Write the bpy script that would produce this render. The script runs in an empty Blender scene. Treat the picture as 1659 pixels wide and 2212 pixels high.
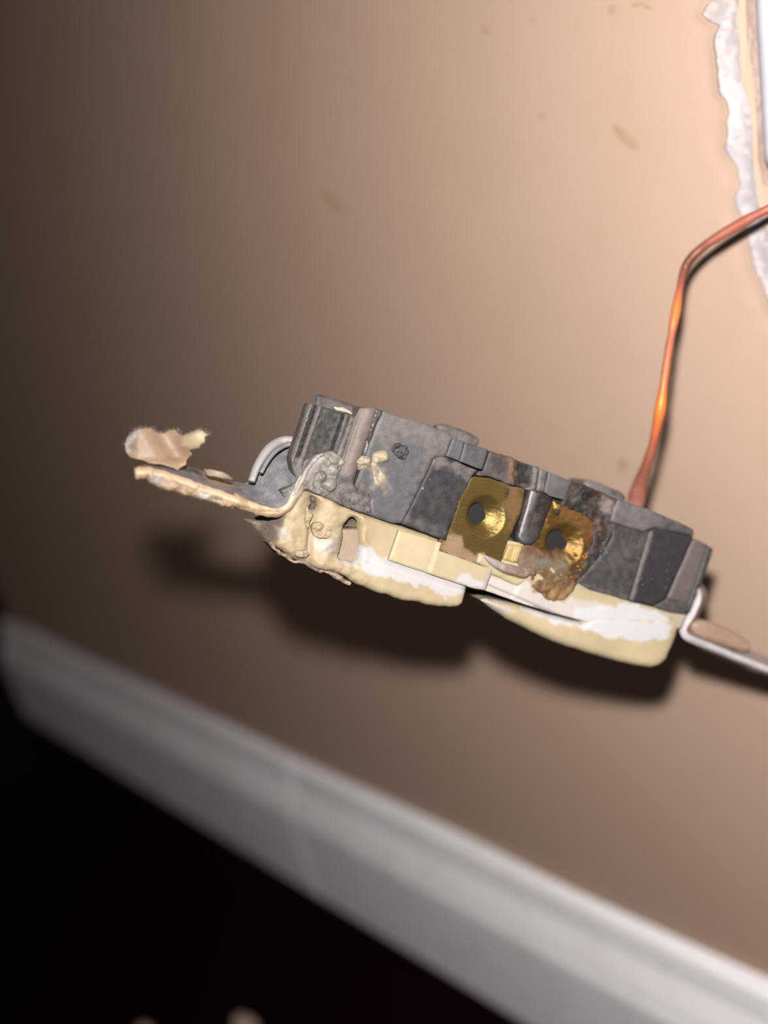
import bpy, bmesh, math
import numpy as np
from mathutils import Vector, Matrix
from mathutils.geometry import delaunay_2d_cdt

# ------------------------------------------------------------------ frame
# World: wall in the plane y = 0 (room at y < 0), z up, floor at z = 0, metres.
W, H, FPX = 1659.0, 2212.0, 2359.0
DIST, CAMZ = 0.200, 0.341
Zc = Vector((-0.2556, -0.8969, -0.3609)).normalized()
Xc = Vector((0.6548, 0.114, -0.7471)); Xc = (Xc - Zc * Xc.dot(Zc)).normalized()
Yc = Zc.cross(Xc).normalized()
R = Matrix((Xc, Yc, Zc))                      # camera axes (right, down, forward) -> world
CAM = Vector((0, -DIST, CAMZ))
sc = bpy.context.scene
C = sc.collection

cam = bpy.data.objects.new('camera', bpy.data.cameras.new('camera')); C.objects.link(cam)
cm = Matrix((R @ Vector((1, 0, 0)), R @ Vector((0, -1, 0)), R @ Vector((0, 0, -1)))).transposed()
cam.matrix_world = Matrix.Translation(CAM) @ cm.to_4x4()
cd = cam.data
cd.sensor_fit = 'VERTICAL'; cd.sensor_height = 36; cd.lens = FPX / H * 36
cd.clip_start = 0.005; cd.clip_end = 20
cd.dof.use_dof = True; cd.dof.focus_distance = 0.186; cd.dof.aperture_fstop = 38.39 / 5.6
sc.camera = cam

w = bpy.data.worlds.new('room_gloom'); sc.world = w; w.use_nodes = True
w.node_tree.nodes['Background'].inputs[0].default_value = (0.9, 0.75, 0.7, 1)
w.node_tree.nodes['Background'].inputs[1].default_value = 0.085

ld = bpy.data.lights.new('phone_torch', 'SPOT')
ld.energy = 5.9; ld.shadow_soft_size = 0.0045; ld.color = (1.0, 0.965, 0.94)
ld.spot_size = math.radians(138); ld.spot_blend = 1.0
lo = bpy.data.objects.new('phone_torch', ld); C.objects.link(lo)
lpos = CAM + R @ Vector((-0.0035, -0.0245, 0.0))
laim = R @ Vector((0.62, 0.08, 1.0))
lo.matrix_world = Matrix.Translation(lpos) @ laim.to_track_quat('-Z', 'Y').to_matrix().to_4x4()

sc.view_settings.view_transform = 'Standard'; sc.view_settings.look = 'None'
sc.view_settings.gamma = 1; sc.view_settings.use_curve_mapping = False
sc.view_settings.exposure = 0.0

# ------------------------------------------------------------------ helpers
def lin(c, f=1.0):
    c = np.asarray(c, float) / 255.0
    return np.where(c <= .04045, c / 12.92, ((c + .055) / 1.055) ** 2.4) / f

def ray(px, py):
    return Vector(((px - W / 2) / FPX, (py - H / 2) / FPX, 1.0))

def cam_pt(px, py, z):
    return CAM + R @ (ray(px, py) * z)

def vhash(ix, iy, s):
    n = (ix.astype(np.int64) * 374761393 + iy.astype(np.int64) * 668265263 + s * 1442695041) & 0x7fffffff
    n = ((n ^ (n >> 13)) * 1274126177) & 0x7fffffff
    return ((n ^ (n >> 16)) & 0xffff) / 65535.0

def noise(x, y, s=0):
    xi, yi = np.floor(x), np.floor(y); fx, fy = x - xi, y - yi
    fx = fx * fx * (3 - 2 * fx); fy = fy * fy * (3 - 2 * fy)
    a = vhash(xi, yi, s); b = vhash(xi + 1, yi, s); c = vhash(xi, yi + 1, s); d = vhash(xi + 1, yi + 1, s)
    return (a * (1 - fx) + b * fx) * (1 - fy) + (c * (1 - fx) + d * fx) * fy - .5

def fbm(x, y, sc_, s=0, o=3):
    r, a = 0, 1.0
    for k in range(o):
        r = r + a * noise(x / sc_ + 31.7 * k, y / sc_ + 17.3 * k, s + k); sc_ *= .5; a *= .5
    return r

def sdist(x, y, poly):
    """signed distance in trace units, positive inside"""
    P = np.asarray(poly, float); Q = np.roll(P, -1, 0)
    d = np.full(x.shape, 1e9); ins = np.zeros(x.shape, bool)
    for (ax, ay), (bx, by) in zip(P, Q):
        ex, ey = bx - ax, by - ay
        t = np.clip(((x - ax) * ex + (y - ay) * ey) / max(ex * ex + ey * ey, 1e-9), 0, 1)
        d = np.minimum(d, np.hypot(x - ax - t * ex, y - ay - t * ey))
        c = (ay > y) != (by > y)
        if ay != by:
            ins ^= c & (x < (y - ay) * ex / ey + ax)
    return np.where(ins, d, -d)

def sstep(v, a, b):
    t = np.clip((v - a) / (b - a), 0, 1); return t * t * (3 - 2 * t)

# receptacle frame: its long side face is the plane w = 0
P0 = ray(800, 1000) * 0.184; P1 = ray(1450, 1240) * 0.205
U = (P1 - P0).normalized()
V = Vector((0.36, -0.93, 0.02)); V = (V - U * V.dot(U)).normalized()      # towards the back of the device
N = U.cross(V).normalized()                                              # towards the open room
ORG = ray(1080, 1110) * ((P0.dot(N)) / ray(1080, 1110).dot(N))
RECM = Matrix.Translation(CAM + R @ ORG) @ Matrix((R @ U, R @ V, R @ N)).transposed().to_4x4()

def rec_uv(px, py, wmm):
    """points of the device's own side plane at height wmm (arrays)"""
    x = (np.asarray(px, float) - W / 2) / FPX; y = (np.asarray(py, float) - H / 2) / FPX
    o = ORG + N * (wmm * .001)
    t = o.dot(N) / (x * N.x + y * N.y + N.z)
    q = [x * t - ORG.x, y * t - ORG.y, t - ORG.z]
    return (q[0] * U.x + q[1] * U.y + q[2] * U.z, q[0] * V.x + q[1] * V.y + q[2] * V.z)

def wall_xz(px, py, off=0.0):
    r = [R @ ray(a, b) for a, b in zip(np.atleast_1d(px), np.atleast_1d(py))]
    t = [(DIST - off) / q.y for q in r]
    return (np.array([q.x * s for q, s in zip(r, t)]), np.array([CAMZ + q.z * s for q, s in zip(r, t)]))

def mesh_obj(name, verts, faces, mat, parent=None, col=None, smooth=None):
    me = bpy.data.meshes.new(name)
    me.from_pydata([tuple(v) for v in verts], [], faces)
    if col is not None:
        a = me.color_attributes.new('Col', 'FLOAT_COLOR', 'POINT')
        a.data.foreach_set('color', np.asarray(col, np.float32).ravel())
    bm = bmesh.new(); bm.from_mesh(me)
    bmesh.ops.recalc_face_normals(bm, faces=bm.faces); bm.to_mesh(me); bm.free()
    if smooth is not None:
        s = np.zeros(len(me.polygons), bool); s[:] = smooth if not hasattr(smooth, '__len__') else list(smooth)[:len(me.polygons)]
        me.polygons.foreach_set('use_smooth', s)
    me.materials.append(mat)
    o = bpy.data.objects.new(name, me); C.objects.link(o)
    if parent: o.parent = parent
    return o

def densify(poly, step, jit, seed):
    out = []
    n = len(poly)
    for i in range(n):
        a = np.array(poly[i], float); b = np.array(poly[(i + 1) % n], float)
        k = max(1, int(round(np.hypot(*(b - a)) / step)))
        for j in range(k):
            out.append(a + (b - a) * j / k)
    out = np.array(out)
    if jit:
        out = out + jit * np.stack([fbm(out[:, 0], out[:, 1], 22, seed), fbm(out[:, 0], out[:, 1], 22, seed + 50)], 1) * 1.6
    return out

def curvy(poly, k=4):
    """Catmull-Rom closed outline"""
    P = np.asarray(poly, float); out = []
    n = len(P)
    for i in range(n):
        p0, p1, p2, p3 = P[i - 1], P[i], P[(i + 1) % n], P[(i + 2) % n]
        for j in range(k):
            t = j / k
            out.append(.5 * ((2 * p1) + (p2 - p0) * t + (2 * p0 - 5 * p1 + 4 * p2 - p3) * t * t + (3 * p1 - p0 - 3 * p2 + p3) * t ** 3))
    return [tuple(p) for p in out]

def relief(name, mat, poly, col, w0=0.0, height=None, back=-24.0, step=5, holes=(), rnd=.35, jit=1.0,
           shell=None, patches=(), parent=None, rough=0.0, seed=1, mm=0.079, frame='rec', label=None, dust=.3, taper=.13):
    """solid piece: outline traced on the device's own plane, real relief on the near side, real depth behind"""
    loops = [densify(poly, step, jit, seed)] + [densify(h, step * .7, jit * .6, seed + 9) for h in holes]
    B = np.concatenate(loops)
    lo_, hi_ = loops[0].min(0), loops[0].max(0)
    gx, gy = np.meshgrid(np.arange(lo_[0], hi_[0], step), np.arange(lo_[1], hi_[1], step * .87))
    gx = gx + (np.arange(gx.shape[0]) % 2)[:, None] * step * .5
    gx, gy = gx.ravel(), gy.ravel()
    sd = sdist(gx, gy, loops[0])
    for l in loops[1:]: sd = np.minimum(sd, -sdist(gx, gy, l))
    k = sd > step * .55
    A = np.concatenate([B, np.stack([gx[k], gy[k]], 1)])
    edges = []; s = 0
    for l in loops:
        n = len(l); edges += [(s + i, s + (i + 1) % n) for i in range(n)]; s += n
    vo, eo, fo, *_ = delaunay_2d_cdt([Vector(p) for p in A], edges, [], 0, 1e-5)
    vo = np.array([tuple(v) for v in vo]); fo = np.array(fo)
    c = vo[fo].mean(1)
    sd = sdist(c[:, 0], c[:, 1], loops[0])
    for l in loops[1:]: sd = np.minimum(sd, -sdist(c[:, 0], c[:, 1], l))
    fo = fo[sd > 0]
    x, y = vo[:, 0], vo[:, 1]
    h = np.zeros(len(x)) if height is None else height(x, y) + np.zeros(len(x))
    d = sdist(x, y, loops[0])
    for l in loops[1:]: d = np.minimum(d, -sdist(x, y, l))
    d = np.clip(d, 0, None) * mm
    if rnd > 0:
        q = np.clip(rnd - d, 0, rnd); h = h - (rnd - np.sqrt(np.maximum(rnd * rnd - q * q, 0)))
    if rough: h = h + rough * fbm(x, y, 14, seed + 3, 4)
    top = w0 + h
    if frame == 'rec':
        u, v = rec_uv(x, y, w0); pt = lambda hh: np.stack([u, v, hh * .001], 1)
    else:
        u, v = wall_xz(x, y); pt = lambda hh: np.stack([u, -hh * .001, v], 1)
    cc = np.zeros((len(x), 4)); cc[:, :3] = lin(col); cc[:, 3] = dust
    var = 1 + .2 * fbm(x, y, 60, seed + 11, 4)
    cc[:, :3] *= var[:, None]
    for p in patches:
        pol, rgb, du, soft, na = p[:5]
        amt = p[5] if len(p) > 5 else 1.0
        m = sdist(x + na * fbm(x, y, 16, seed + 21, 4) * 1.5, y + na * fbm(x, y, 16, seed + 27, 4) * 1.5, pol)
        f = (sstep(m, -soft, soft) * amt)[:, None]
        cc = cc * (1 - f) + np.array(list(lin(rgb)) + [du])[None] * f
    cnt = {}
    for f in fo:
        for i in range(3):
            e = (f[i], f[(i + 1) % 3]); key = (min(e), max(e)); cnt.setdefault(key, []).append(e)
    be = [v_[0] for v_ in cnt.values() if len(v_) == 1]
    nv = len(x)
    verts = [pt(top)]; cols = [cc]; faces = [tuple(int(i) for i in f) for f in fo]; sm = [True] * len(faces)
    bidx = sorted({i for e in be for i in e}); bm_ = {b: i for i, b in enumerate(bidx)}
    bi = np.array(bidx, int); nb = len(bi)
    bk = (top - shell) if shell else np.full(nv, float(back))
    T = pt(top); Bk = pt(bk)
    if frame == 'rec' and not shell and back < -10: Bk[:, 0] += (.030 - Bk[:, 0]) * taper * (w0 - back) / 22
    verts += [T[bi], Bk[bi]]; cols += [cc[bi], cc[bi]]
    for a, b in be:
        faces.append((nv + bm_[b], nv + bm_[a], nv + nb + bm_[a], nv + nb + bm_[b])); sm.append(False)
    if shell:
        o2 = nv + 2 * nb
        verts.append(Bk); cols.append(cc)
        faces += [(int(f[2]) + o2, int(f[1]) + o2, int(f[0]) + o2) for f in fo]; sm += [True] * len(fo)
    elif not holes:
        nxt = {a: b for a, b in be}; st = be[0][0]; loop = [st]; cur = nxt[st]
        while cur != st and len(loop) < 99999: loop.append(cur); cur = nxt[cur]
        faces.append(tuple(nv + nb + bm_[i] for i in reversed(loop))); sm.append(False)
    o = mesh_obj(name, np.concatenate(verts), faces, mat, parent, np.concatenate(cols), sm)
    if label: o['label'] = label
    return o

def crom(P, k):
    P = [np.asarray(p, float) for p in P]; P = [2 * P[0] - P[1]] + P + [2 * P[-1] - P[-2]]; out = []
    for i in range(1, len(P) - 2):
        for j in range(k):
            t = j / k
            out.append(.5 * (2 * P[i] + (P[i + 1] - P[i - 1]) * t + (2 * P[i - 1] - 5 * P[i] + 4 * P[i + 1] - P[i + 2]) * t * t
                             + (3 * P[i] - P[i - 1] - 3 * P[i + 1] + P[i + 2]) * t ** 3))
    out.append(P[-2]); return np.array(out)

def tube(name, mat, pts, rad, cols, parent=None, k=8, seg=16, flat=1.0, lump=0.0):
    D = crom([list(p) + [r] + list(lin(c)) for p, r, c in zip(pts, rad, cols)], k)
    n = len(D); verts, cc, faces = [], [], []
    up = Vector((0.3, 0.2, 0.93))
    for i in range(n):
        t = Vector(D[min(i + 1, n - 1), :3] - D[max(i - 1, 0), :3]).normalized()
        a = up - t * up.dot(t); a.normalize(); b = t.cross(a); up = a
        for j in range(seg):
            th = 2 * math.pi * j / seg
            r = D[i, 3] * (1 + lump * float(noise(np.array([i * .21]), np.array([math.cos(th) * 1.2 + 9]), 5)[0] * 2))
            p = Vector(D[i, :3]) + a * math.cos(th) * r + b * math.sin(th) * r * flat
            verts.append(p); cc.append(list(np.clip(D[i, 4:7], 0, 1)) + [.2])
    for i in range(n - 1):
        for j in range(seg):
            j2 = (j + 1) % seg
            faces.append((i * seg + j, i * seg + j2, (i + 1) * seg + j2, (i + 1) * seg + j))
    faces.append(tuple(range(seg))[::-1]); faces.append(tuple((n - 1) * seg + j for j in range(seg)))
    return mesh_obj(name, verts, faces, mat, parent, cc, True)

def ribbon(name, mat, near, far, wn, wf, th, col, k=6, m=8, parent=None, patches=(), rough=0.0, dust=.4, edge=None, label=None, seed=3, grey=None):
    """bent metal strip: near edge and far edge polylines, thickness th (mm)"""
    Nn = crom(near, k); Ff = crom(far, k); n = len(Nn)
    top, xy = [], []
    for i in range(n):
        for j in range(m + 1):
            t = j / m; ww = wn * (1 - t) + wf * t
            p = Nn[i] * (1 - t) + Ff[i] * t
            u1, v1 = rec_uv(Nn[i][0], Nn[i][1], wn); u2, v2 = rec_uv(Ff[i][0], Ff[i][1], wf)
            top.append((float(u1) * (1 - t) + float(u2) * t, float(v1) * (1 - t) + float(v2) * t, ww * .001)); xy.append(p)
    top = np.array(top); xy = np.array(xy); G = top.reshape(n, m + 1, 3)
    du = np.gradient(G, axis=0); dv = np.gradient(G, axis=1)
    nr = np.cross(du, dv); nr /= np.maximum(np.linalg.norm(nr, axis=2, keepdims=True), 1e-12)
    if nr[0, 0, 1] < 0: nr = -nr
    hh = rough * fbm(xy[:, 0], xy[:, 1], 12, seed, 3).reshape(n, m + 1, 1) * .001
    T = (G + nr * hh).reshape(-1, 3); Bt = (G - nr * th * .001 + nr * hh * 1.5).reshape(-1, 3)
    cc = np.zeros((len(T), 4)); cc[:, :3] = lin(col); cc[:, 3] = dust
    for pol, rgb, du_, soft, na in patches:
        f = sstep(sdist(xy[:, 0] + na * fbm(xy[:, 0], xy[:, 1], 14, 5), xy[:, 1] + na * fbm(xy[:, 0], xy[:, 1], 14, 8), pol), -soft, soft)[:, None]
        cc = cc * (1 - f) + np.array(list(lin(rgb)) + [du_])[None] * f
    M = m + 1; nt = len(T); faces, sm = [], []
    for i in range(n - 1):
        for j in range(m):
            a, b, c_, d_ = i * M + j, i * M + j + 1, (i + 1) * M + j + 1, (i + 1) * M + j
            faces += [(a, b, c_, d_), (nt + d_, nt + c_, nt + b, nt + a)]; sm += [True, True]
    # rim, with three rows so the painted edge is rounded
    loop = [(i, 0) for i in range(n)] + [(n - 1, j) for j in range(1, M)] + [(i, m) for i in range(n - 2, -1, -1)] + [(0, j) for j in range(m - 1, 0, -1)]
    idx = [i * M + j for i, j in loop]; L = len(idx); cen = np.zeros(3)
    out = np.array([(0, 0, 1.) if j == 0 else ((0, 0, -1.) if j == m else (0, 0, 0)) for i, j in loop])
    tv = np.ones((L, 1))
    rows = []
    rc = np.zeros((L, 4)); rc[:, :3] = lin(edge if edge is not None else col); rc[:, 3] = .1
    ex = np.array([xy[i] for i in idx])
    vv = 1 + .25 * fbm(ex[:, 0], ex[:, 1], 20, 12, 3); rc[:, :3] *= vv[:, None]
    if grey:
        gf = sstep(ex[:, 0], grey - 14, grey + 14)[:, None]; rc[:, :3] = rc[:, :3] * (1 - gf) + lin((176, 168, 164)) * vv[:, None] * gf; tv = 1 - .75 * gf
    for q, t in enumerate((0, .25, .5, .75, 1)):
        b = .45 * th * math.sin(math.pi * t) * .001
        lum = (1 + .5 * fbm(ex[:, 0], ex[:, 1] + q * 9, 16, 4, 3))[:, None]
        rows.append(T[idx] * (1 - t) + Bt[idx] * t + out * b * lum * tv)
    verts = np.concatenate([T, Bt] + rows); cols = np.concatenate([cc, cc * .9] + [rc] * 5)
    for q in range(4):
        a0 = 2 * nt + q * L
        for i in range(L):
            j = (i + 1) % L
            faces.append((a0 + i, a0 + j, a0 + L + j, a0 + L + i)); sm.append(True)
    o = mesh_obj(name, verts, faces, mat, parent, cols, sm)
    if label: o['label'] = label
    return o

def mat(name, rough=.6, metal=0.0, speck=(178, 165, 158), sp_scale=5200, bump=.5, bump_scale=2600, gain=1.0, streak=False,
        spec=.35, attr=True, base=None, bdist=.00006, coat=0.0, blotch=.8, lo=.84, hi=1.02, corrode=False, dk=1.0):
    m = bpy.data.materials.new(name); m.use_nodes = True
    nt = m.node_tree; n = nt.nodes; l = nt.links; b = n['Principled BSDF']
    b.inputs['Roughness'].default_value = rough; b.inputs['Metallic'].default_value = metal
    b.inputs['Specular IOR Level'].default_value = spec; b.inputs['Coat Weight'].default_value = coat
    tc = n.new('ShaderNodeTexCoord')
    if attr:
        at = n.new('ShaderNodeAttribute'); at.attribute_name = 'Col'; src = at.outputs['Color']; al = at.outputs['Alpha']
    else:
        rg = n.new('ShaderNodeRGB'); rg.outputs[0].default_value = (*base, 1); src = rg.outputs[0]; al = None
    nz = n.new('ShaderNodeTexNoise'); nz.inputs['Scale'].default_value = sp_scale; nz.inputs['Detail'].default_value = 5
    nz.inputs['Roughness'].default_value = .7
    l.new(tc.outputs['Object'], nz.inputs['Vector'])
    nz2 = n.new('ShaderNodeTexNoise'); nz2.inputs['Scale'].default_value = sp_scale * .09; nz2.inputs['Detail'].default_value = 4
    l.new(tc.outputs['Object'], nz2.inputs['Vector'])
    ad = n.new('ShaderNodeMath'); ad.operation = 'MULTIPLY_ADD'; ad.inputs[1].default_value = blotch
    l.new(nz2.outputs['Fac'], ad.inputs[0]); l.new(nz.outputs['Fac'], ad.inputs[2])
    mr = n.new('ShaderNodeMapRange'); mr.inputs['From Min'].default_value = lo; mr.inputs['From Max'].default_value = hi
    mr.interpolation_type = 'SMOOTHSTEP'
    l.new(ad.outputs[0], mr.inputs['Value'])
    mu = n.new('ShaderNodeMath'); mu.operation = 'MULTIPLY'; l.new(mr.outputs[0], mu.inputs[0])
    if al and dk != 1.0:
        m3 = n.new('ShaderNodeMath'); m3.operation = 'MULTIPLY'; m3.use_clamp = True; m3.inputs[1].default_value = dk
        l.new(al, m3.inputs[0]); l.new(m3.outputs[0], mu.inputs[1])
    elif al: l.new(al, mu.inputs[1])
    else: mu.inputs[1].default_value = .15
    mx = n.new('ShaderNodeMixRGB'); l.new(mu.outputs[0], mx.inputs[0]); l.new(src, mx.inputs[1]); mx.inputs[2].default_value = (*lin(speck), 1)
    if corrode:
        cm_ = n.new('ShaderNodeMapRange'); cm_.inputs['From Min'].default_value = .15; cm_.inputs['From Max'].default_value = .8
        cm_.inputs['To Min'].default_value = metal; cm_.inputs['To Max'].default_value = .1
        l.new(al, cm_.inputs['Value']); l.new(cm_.outputs[0], b.inputs['Metallic'])
        rr_ = n.new('ShaderNodeMapRange'); rr_.inputs['To Min'].default_value = rough; rr_.inputs['To Max'].default_value = .7
        l.new(al, rr_.inputs['Value']); l.new(rr_.outputs[0], b.inputs['Roughness'])
    hs = n.new('ShaderNodeVectorMath'); hs.operation = 'SCALE'; hs.inputs['Scale'].default_value = gain
    l.new(mx.outputs[0], hs.inputs[0]); l.new(hs.outputs[0], b.inputs['Base Color'])
    bz = n.new('ShaderNodeTexNoise'); bz.inputs['Scale'].default_value = bump_scale; bz.inputs['Detail'].default_value = 4
    if streak:
        mp = n.new('ShaderNodeMapping'); mp.inputs['Scale'].default_value = (.06, .55, .3); mp.inputs['Rotation'].default_value = (0, 0, .12)
        l.new(tc.outputs['Object'], mp.inputs['Vector']); l.new(mp.outputs[0], bz.inputs['Vector'])
    else: l.new(tc.outputs['Object'], bz.inputs['Vector'])
    bp = n.new('ShaderNodeBump'); bp.inputs['Strength'].default_value = bump; bp.inputs['Distance'].default_value = bdist
    l.new(bz.outputs['Fac'], bp.inputs['Height']); l.new(bp.outputs[0], b.inputs['Normal'])
    return m

G = 0.335       # paint and plastic albedo scale of the device relative to the traced colours
M_black = mat('dusty_black_plastic', .62, gain=.175, speck=(212, 198, 192), bump=.6, sp_scale=8500, blotch=.5, lo=.62, hi=.88, dk=1.25)
M_melt = mat('melted_black_plastic', .46, gain=.17, spec=.6, speck=(190, 175, 165), bump=.3)
M_cream = mat('cream_painted_plastic', .58, gain=G, speck=(225, 200, 160), sp_scale=2500, bump=.25, bump_scale=1200, spec=.25)
M_brass = mat('scratched_brass', .34, .75, gain=.33, speck=(170, 130, 100), sp_scale=3500, bump=1.0, bump_scale=7000, streak=True, bdist=.00012, corrode=True)
M_steel = mat('dusty_steel', .55, .15, gain=.46, speck=(200, 196, 196), bump=.7)
M_paint = mat('chipped_latex_paint', .55, gain=.27, speck=(250, 235, 215), sp_scale=1500, bump=.35, bump_scale=1500)
M_putty = mat('grey_putty', .5, gain=.27, speck=(200, 195, 180), sp_scale=3000, bump=.2, bump_scale=900, spec=.35)
M_copper = mat('copper', .48, .25, gain=.58, speck=(200, 110, 80), sp_scale=1500, bump=.4, bump_scale=700)
M_char = mat('charred_residue', .68, gain=.24, speck=(190, 120, 50), sp_scale=2200, bump=1.0, bump_scale=1500, bdist=.0001)

def wall_material():
    m = mat('beige_latex_wall_paint', .62, attr=True, gain=1.0, speck=(150, 110, 80), sp_scale=45, bump=.25, bump_scale=600, spec=.25, bdist=.0001)
    return m
M_wall = wall_material()
M_gyp = mat('torn_drywall_paper', .8, gain=1.0, speck=(235, 215, 205), sp_scale=500, bump=.6, bump_scale=900, bdist=.0001)
M_trim = mat('white_semi_gloss_trim', .38, attr=False, base=(.92, .895, .915), speck=(190, 180, 175), sp_scale=60, bump=.25, bump_scale=90, spec=.5, bdist=.0003)
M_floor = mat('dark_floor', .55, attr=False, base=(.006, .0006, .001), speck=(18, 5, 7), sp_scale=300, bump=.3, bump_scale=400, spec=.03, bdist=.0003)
M_boxw = mat('white_box_plastic', .45, attr=False, base=(.36, .345, .37), speck=(190, 180, 188), sp_scale=400, bump=.2, bump_scale=500)
M_crumb = mat('plaster_crumb', .8, attr=False, base=(.5, .36, .28), bump=.6, bump_scale=500, bdist=.0003)

def tag(o, label=None, cat=None, group=None, kind=None):
    if label: o['label'] = label
    if cat: o['category'] = cat
    if group: o['group'] = group
    if kind: o['kind'] = kind
    return o

# ------------------------------------------------------------------ room
def one(f, px, py, **k):
    a, b = f(np.array([px]), np.array([py]), **k); return float(a[0]), float(b[0])
r_ = R @ ray(60, 1555); XL = r_.x * ((DIST - .013) / r_.y) + .0128                       # outside corner of the wall
bx0, bz0 = one(wall_xz, 1652, 372); bx0 += .0016                                      # box: lower left corner of its rim
BW, BH = .052, .096
XR, ZT = .45, .80
TORN = [(1548, -80), (1560, -20), (1530, 8), (1519, 30), (1536, 44), (1556, 52), (1546, 75), (1545, 100), (1548, 130), (1552, 165), (1556, 200), (1572, 222),
        (1578, 240), (1570, 262), (1574, 290), (1566, 322), (1582, 345), (1594, 362), (1598, 395), (1588, 425), (1592, 448),
        (1612, 490), (1622, 540), (1630, 575), (1648, 610), (1662, 650), (1690, 700), (1712, 690), (1704, 640), (1700, 600), (1694, 560), (1668, 520),
        (1652, 480), (1640, 440), (1636, 400), (1630, 372), (1630, 330), (1626, 260), (1618, 215), (1606, 180), (1600, 130), (1600, 90), (1594, 40), (1598, 10), (1590, -80)]
def wall():
    Xb, Zb = one(wall_xz, 1560, 30)
    tx, tz = wall_xz(*np.array([(a, b) for a, b in TORN], float).T)
    hole = np.stack([tx, tz], 1)
    # dense outline of the torn area
    hd = []
    for i in range(len(hole)):
        a, b = hole[i], hole[(i + 1) % len(hole)]
        for j in range(4): hd.append(a + (b - a) * j / 4)
    hd = np.array(hd); hd += .00045 * np.stack([fbm(hd[:, 0], hd[:, 1], .003, 3), fbm(hd[:, 0], hd[:, 1], .003, 7)], 1)
    ta = math.tan(math.radians(2.2))
    bxh = np.array([(bx0 - .0022, bz0 - .0022), (bx0 + BW + .001, bz0 - .002), (bx0 + BW + .001, bz0 + BH), (bx0 - .0022, bz0 + BH)])
    bxh[:, 0] += (bxh[:, 1] - bz0) * ta
    dens = []
    for i in range(4):
        a, b = bxh[i], bxh[(i + 1) % 4]
        for j in range(40): dens.append(a + (b - a) * j / 40)
    bxh = np.array(dens); bxh += .0009 * np.stack([fbm(bxh[:, 0], bxh[:, 1], .007, 3), fbm(bxh[:, 0], bxh[:, 1], .007, 7)], 1)
    outer = np.array([(XL, 0), (XR, 0), (XR, ZT), (XL, ZT)])
    loops = [outer, hd, bxh]
    g = []
    for st, (x0, x1, z0, z1) in ((.03, (XL, XR, 0, ZT)), (.0025, (bx0 - .09, bx0 + .02, bz0 - .06, bz0 + .06)),
                                 (.006, (bx0 - .2, bx0 - .02, bz0 - .2, bz0 + .06))):
        a, b = np.meshgrid(np.arange(x0 + st / 2, x1, st), np.arange(z0 + st / 2, z1, st)); g.append(np.stack([a.ravel(), b.ravel()], 1))
    # finer rings around the torn edge for the curled paint lip
    for d0 in (.0004, .0008, .0013, .002, .003):
        ct = hd.mean(0)
        nrm = np.roll(hd, -1, 0) - np.roll(hd, 1, 0); nrm = np.stack([nrm[:, 1], -nrm[:, 0]], 1)
        nrm /= np.linalg.norm(nrm, axis=1, keepdims=True)
        for s in (1, -1): g.append(hd + nrm * d0 * s)
    g = np.concatenate(g)
    sd = np.minimum(sdist(g[:, 0], g[:, 1], outer), np.minimum(-sdist(g[:, 0], g[:, 1], hd), -sdist(g[:, 0], g[:, 1], bxh)))
    g = g[sd > .0003]
    A = np.concatenate(loops + [g]); E = []; s = 0
    for L in loops:
        E += [(s + i, s + (i + 1) % len(L)) for i in range(len(L))]; s += len(L)
    vo, eo, fo, *_ = delaunay_2d_cdt([Vector(p) for p in A], E, [], 0, 1e-7)
    vo = np.array([tuple(v) for v in vo]); fo = np.array(fo); c = vo[fo].mean(1)
    ok = (sdist(c[:, 0], c[:, 1], hd) < 0) & (sdist(c[:, 0], c[:, 1], bxh) < 0)
    fo = fo[ok]; x, z = vo[:, 0], vo[:, 1]
    d = -sdist(x, z, hd)
    lip = .00026 * np.exp(-(np.clip(d, 0, 1) / .0011) ** 2) * (.6 + 1.2 * (noise(x / .006, z / .006, 4) + .5)) + .00022 * np.exp(-((d - .0042 - .0015 * noise(x / .01, z / .01, 8)) / .0006) ** 2)
    cols = np.zeros((len(x), 4)); cols[:, :3] = np.array((.43, .300, .226)); cols[:, 3] = .06
    pale = np.exp(-(np.clip(d, 0, 1) / .0016) ** 2)[:, None]
    cols[:, :3] = cols[:, :3] * (1 - .45 * pale) + np.array((.5, .36, .26)) * .45 * pale
    verts = np.stack([x, -lip, z], 1)
    o = mesh_obj('wall_back', verts, [tuple(int(i) for i in f) for f in fo], M_wall, None, cols, True)
    for p in o.data.polygons[:1]:
        if p.normal.y > 0: o.data.flip_normals()
    tag(o, kind='structure')
    # exposed paper inside the tear, a little below the paint
    hd2 = hd
    n = 0; g = np.stack([a.ravel() for a in np.meshgrid(np.arange(hd[:, 0].min(), hd[:, 0].max(), .0012), np.arange(hd[:, 1].min(), hd[:, 1].max(), .0012))], 1)
    g = g[sdist(g[:, 0], g[:, 1], hd2) > .0005]
    A = np.concatenate([hd2, g]); E = [(i, (i + 1) % len(hd2)) for i in range(len(hd2))]
    vo, eo, fo, *_ = delaunay_2d_cdt([Vector(p) for p in A], E, [], 0, 1e-7)
    vo = np.array([tuple(v) for v in vo]); fo = np.array(fo); c = vo[fo].mean(1); fo = fo[sdist(c[:, 0], c[:, 1], hd2) > 0]
    x, z = vo[:, 0], vo[:, 1]; d = np.clip(sdist(x, z, hd2), 0, 1)
    dep = .0004 * sstep(d, 0, .0006) - .0006 * fbm(x, z, .012, 5, 4) * sstep(d, 0, .002)
    cols = np.zeros((len(x), 4)); cols[:, :3] = np.array((.315, .285, .30)) * (1 + .45 * fbm(x, z, .02, 6, 4))[:, None]; cols[:, 3] = .3
    warm = sstep(fbm(x, z, .014, 16, 3), .12, .4)[:, None] * .5
    cols[:, :3] = cols[:, :3] * (1 - warm) + np.array((.38, .29, .235)) * warm
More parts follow.
